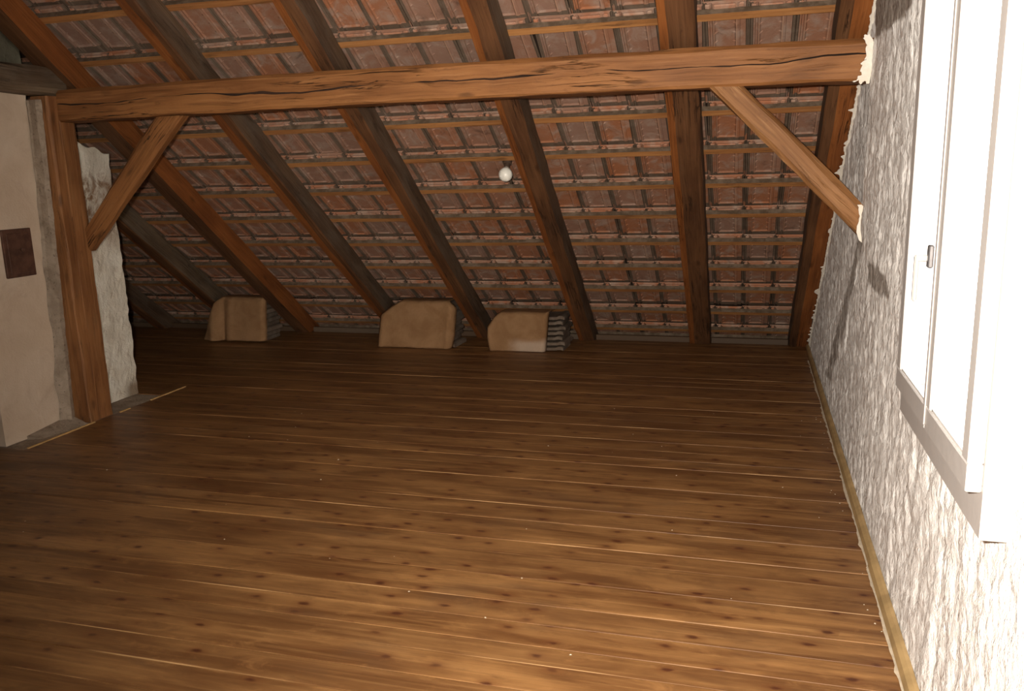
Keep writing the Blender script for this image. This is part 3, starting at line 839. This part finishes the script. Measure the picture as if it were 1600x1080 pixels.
def sackcloth(left, right, depth, folds, label, mat, seed, y0=7.095, lift=0):
    """sackcloth hanging over the front of a stack: left/right = outline [(x, z)] from the floor up; the top lies back over the stack"""
    def at(poly, t):
        d = [0]
        for a, b in zip(poly[:-1], poly[1:]): d.append(d[-1]+math.hypot(a[0]-b[0], a[1]-b[1]))
        q = t*d[-1]
        for i in range(len(poly)-1):
            if q <= d[i+1]+1e-9:
                k = (q-d[i])/(d[i+1]-d[i]); return (poly[i][0]+(poly[i+1][0]-poly[i][0])*k, poly[i][1]+(poly[i+1][1]-poly[i][1])*k)
        return poly[-1]
    NU, NV, NB = 44, 30, 10
    vs = []; uv = []; fs = []
    for j in range(NV+NB+1):
        t = min(1, j/NV); bk = max(0, j-NV)/NB
        l = at(left, t); r = at(right, t)
        for i in range(NU+1):
            s = i/NU; x = l[0]+(r[0]-l[0])*s; z = l[1]+(r[1]-l[1])*s
            y = y0
            for (fxp, wd, amp) in folds:
                y -= amp*math.exp(-((x-fxp+.05*(1-t))/wd)**2)*(1.1-.55*t)
            y -= .010*fr((x*5+seed, z*4, seed), 3) + .010
            z += .006*fr((x*7, seed, 3), 3)*(1 if t < .99 else 1)
            if t == 0: z = max(.003, z)
            e = min(1, (1-t)/.12) if bk == 0 else 0
            y += (1-math.sqrt(max(0, 1-(1-e)**2)))*.03 if bk == 0 else .03
            if bk > 0:
                y += depth*bk; z -= .015*bk*bk - .004*nz(x*9, bk*3, seed)
            ey = min(s, 1-s)
            if ey < .06: y += .05*(1-ey/.06)**2*(1-bk)
            vs.append((x, y, max(z, .003)))
            uv.append((s*(right[0][0]-left[0][0]), (t+bk*.4)*.5))
    W = NU+1; uvs = []
    for j in range(NV+NB):
        for i in range(NU):
            q = (j*W+i, j*W+i+1, (j+1)*W+i+1, (j+1)*W+i); fs.append(q); uvs.append([uv[k] for k in q])
    o = mesh('sackcloth', vs, fs, mat, None, None, uvs, True)
    m = o.modifiers.new('thickness', 'SOLIDIFY'); m.thickness = .006; m.offset = 1
    return tag(o, label, 'cloth', 'sackcloths over the spare tiles')
sackcloth([(-5.30, .012), (-5.25, .12), (-5.19, .27), (-5.12, .39), (-5.04, .448)], [(-4.585, .018), (-4.565, .25), (-4.55, .445)], .24, [(-5.10, .06, .045), (-5.0, .03, -.03), (-4.92, .03, .012)],
          'leftmost brown sackcloth, folded at its left side, over stacked tiles', M_cloth, 1)
sackcloth([(-3.365, .0), (-3.345, .15), (-3.322, .305), (-3.21, .385), (-3.11, .437)], [(-2.63, .003), (-2.60, .12), (-2.575, .37), (-2.60, .41), (-2.64, .44)], .26, [(-3.33, .05, .03), (-2.62, .02, .015)],
          'large tan sackcloth in the middle, with cut-off upper corners, over stacked tiles', M_cloth, 2)
sackcloth([(-2.255, .0), (-2.275, .12), (-2.273, .215), (-2.21, .30), (-2.15, .350)], [(-1.735, .0), (-1.715, .2), (-1.70, .355)], .26, [(-2.22, .05, .02)],
          'tan sackcloth on the right with a pale stain at its lower edge', M_cloth2, 3)

# ------------------------------------------------------------------ small things
bp = roof(-1.637, 2.545, .085)  # stand-in ball and its mount, added for a pale round spot
b = empty('spot_standin', bp)
mt = Matrix(((1, 0, 0, 0), (0, RU.y, RN.y, 0), (0, RU.z, RN.z, 0), (0, 0, 0, 1)))
q = MB(); q.add(lathe([(.002, -.05), (.02, -.046), (.036, -.034), (.046, -.016), (.049, .002), (.046, .018), (.036, .034), (.024, .048), (.016, .06)], 24, mt)); q.build('ball', M_ball, b, True)
q = MB(); q.add(lathe([(.018, .055), (.02, .06), (.02, .09), (.03, .095), (.03, .118)], 18, mt)); q.build('ball_mount', M_mount, b)
tag(b, 'pale sphere added for a round spot in front of the roof tiles near the centre', 'lamp')
random.seed(5)
cr = MB()
for i in range(70):
    if i < 45: x, y = random.uniform(-3.6, .4), random.uniform(1.9, 5.5)
    else: x, y = random.uniform(.42, .50), random.uniform(2.0, 5.5)
    s = random.uniform(.0015, .0038)
    t = Matrix.Translation((x, y, .0015+s*.3)) @ Matrix.Rotation(random.uniform(0, 3), 4, 'Z') @ Matrix.Diagonal((s*random.uniform(.8, 1.8), s, s*.6, 1))
    cr.add(([(-1, -.6, -.5), (.7, -1, -.5), (1, .5, -.5), (-.4, 1, -.5), (.1, .1, .8)], [(3, 2, 1, 0), (0, 1, 4), (1, 2, 4), (2, 3, 4), (3, 0, 4)]), 0, t)
tag(cr.build('plaster_crumbs', M_crumb), 'scattered tiny pale plaster crumbs on the brown floorboards', 'crumbs', None, 'stuff')
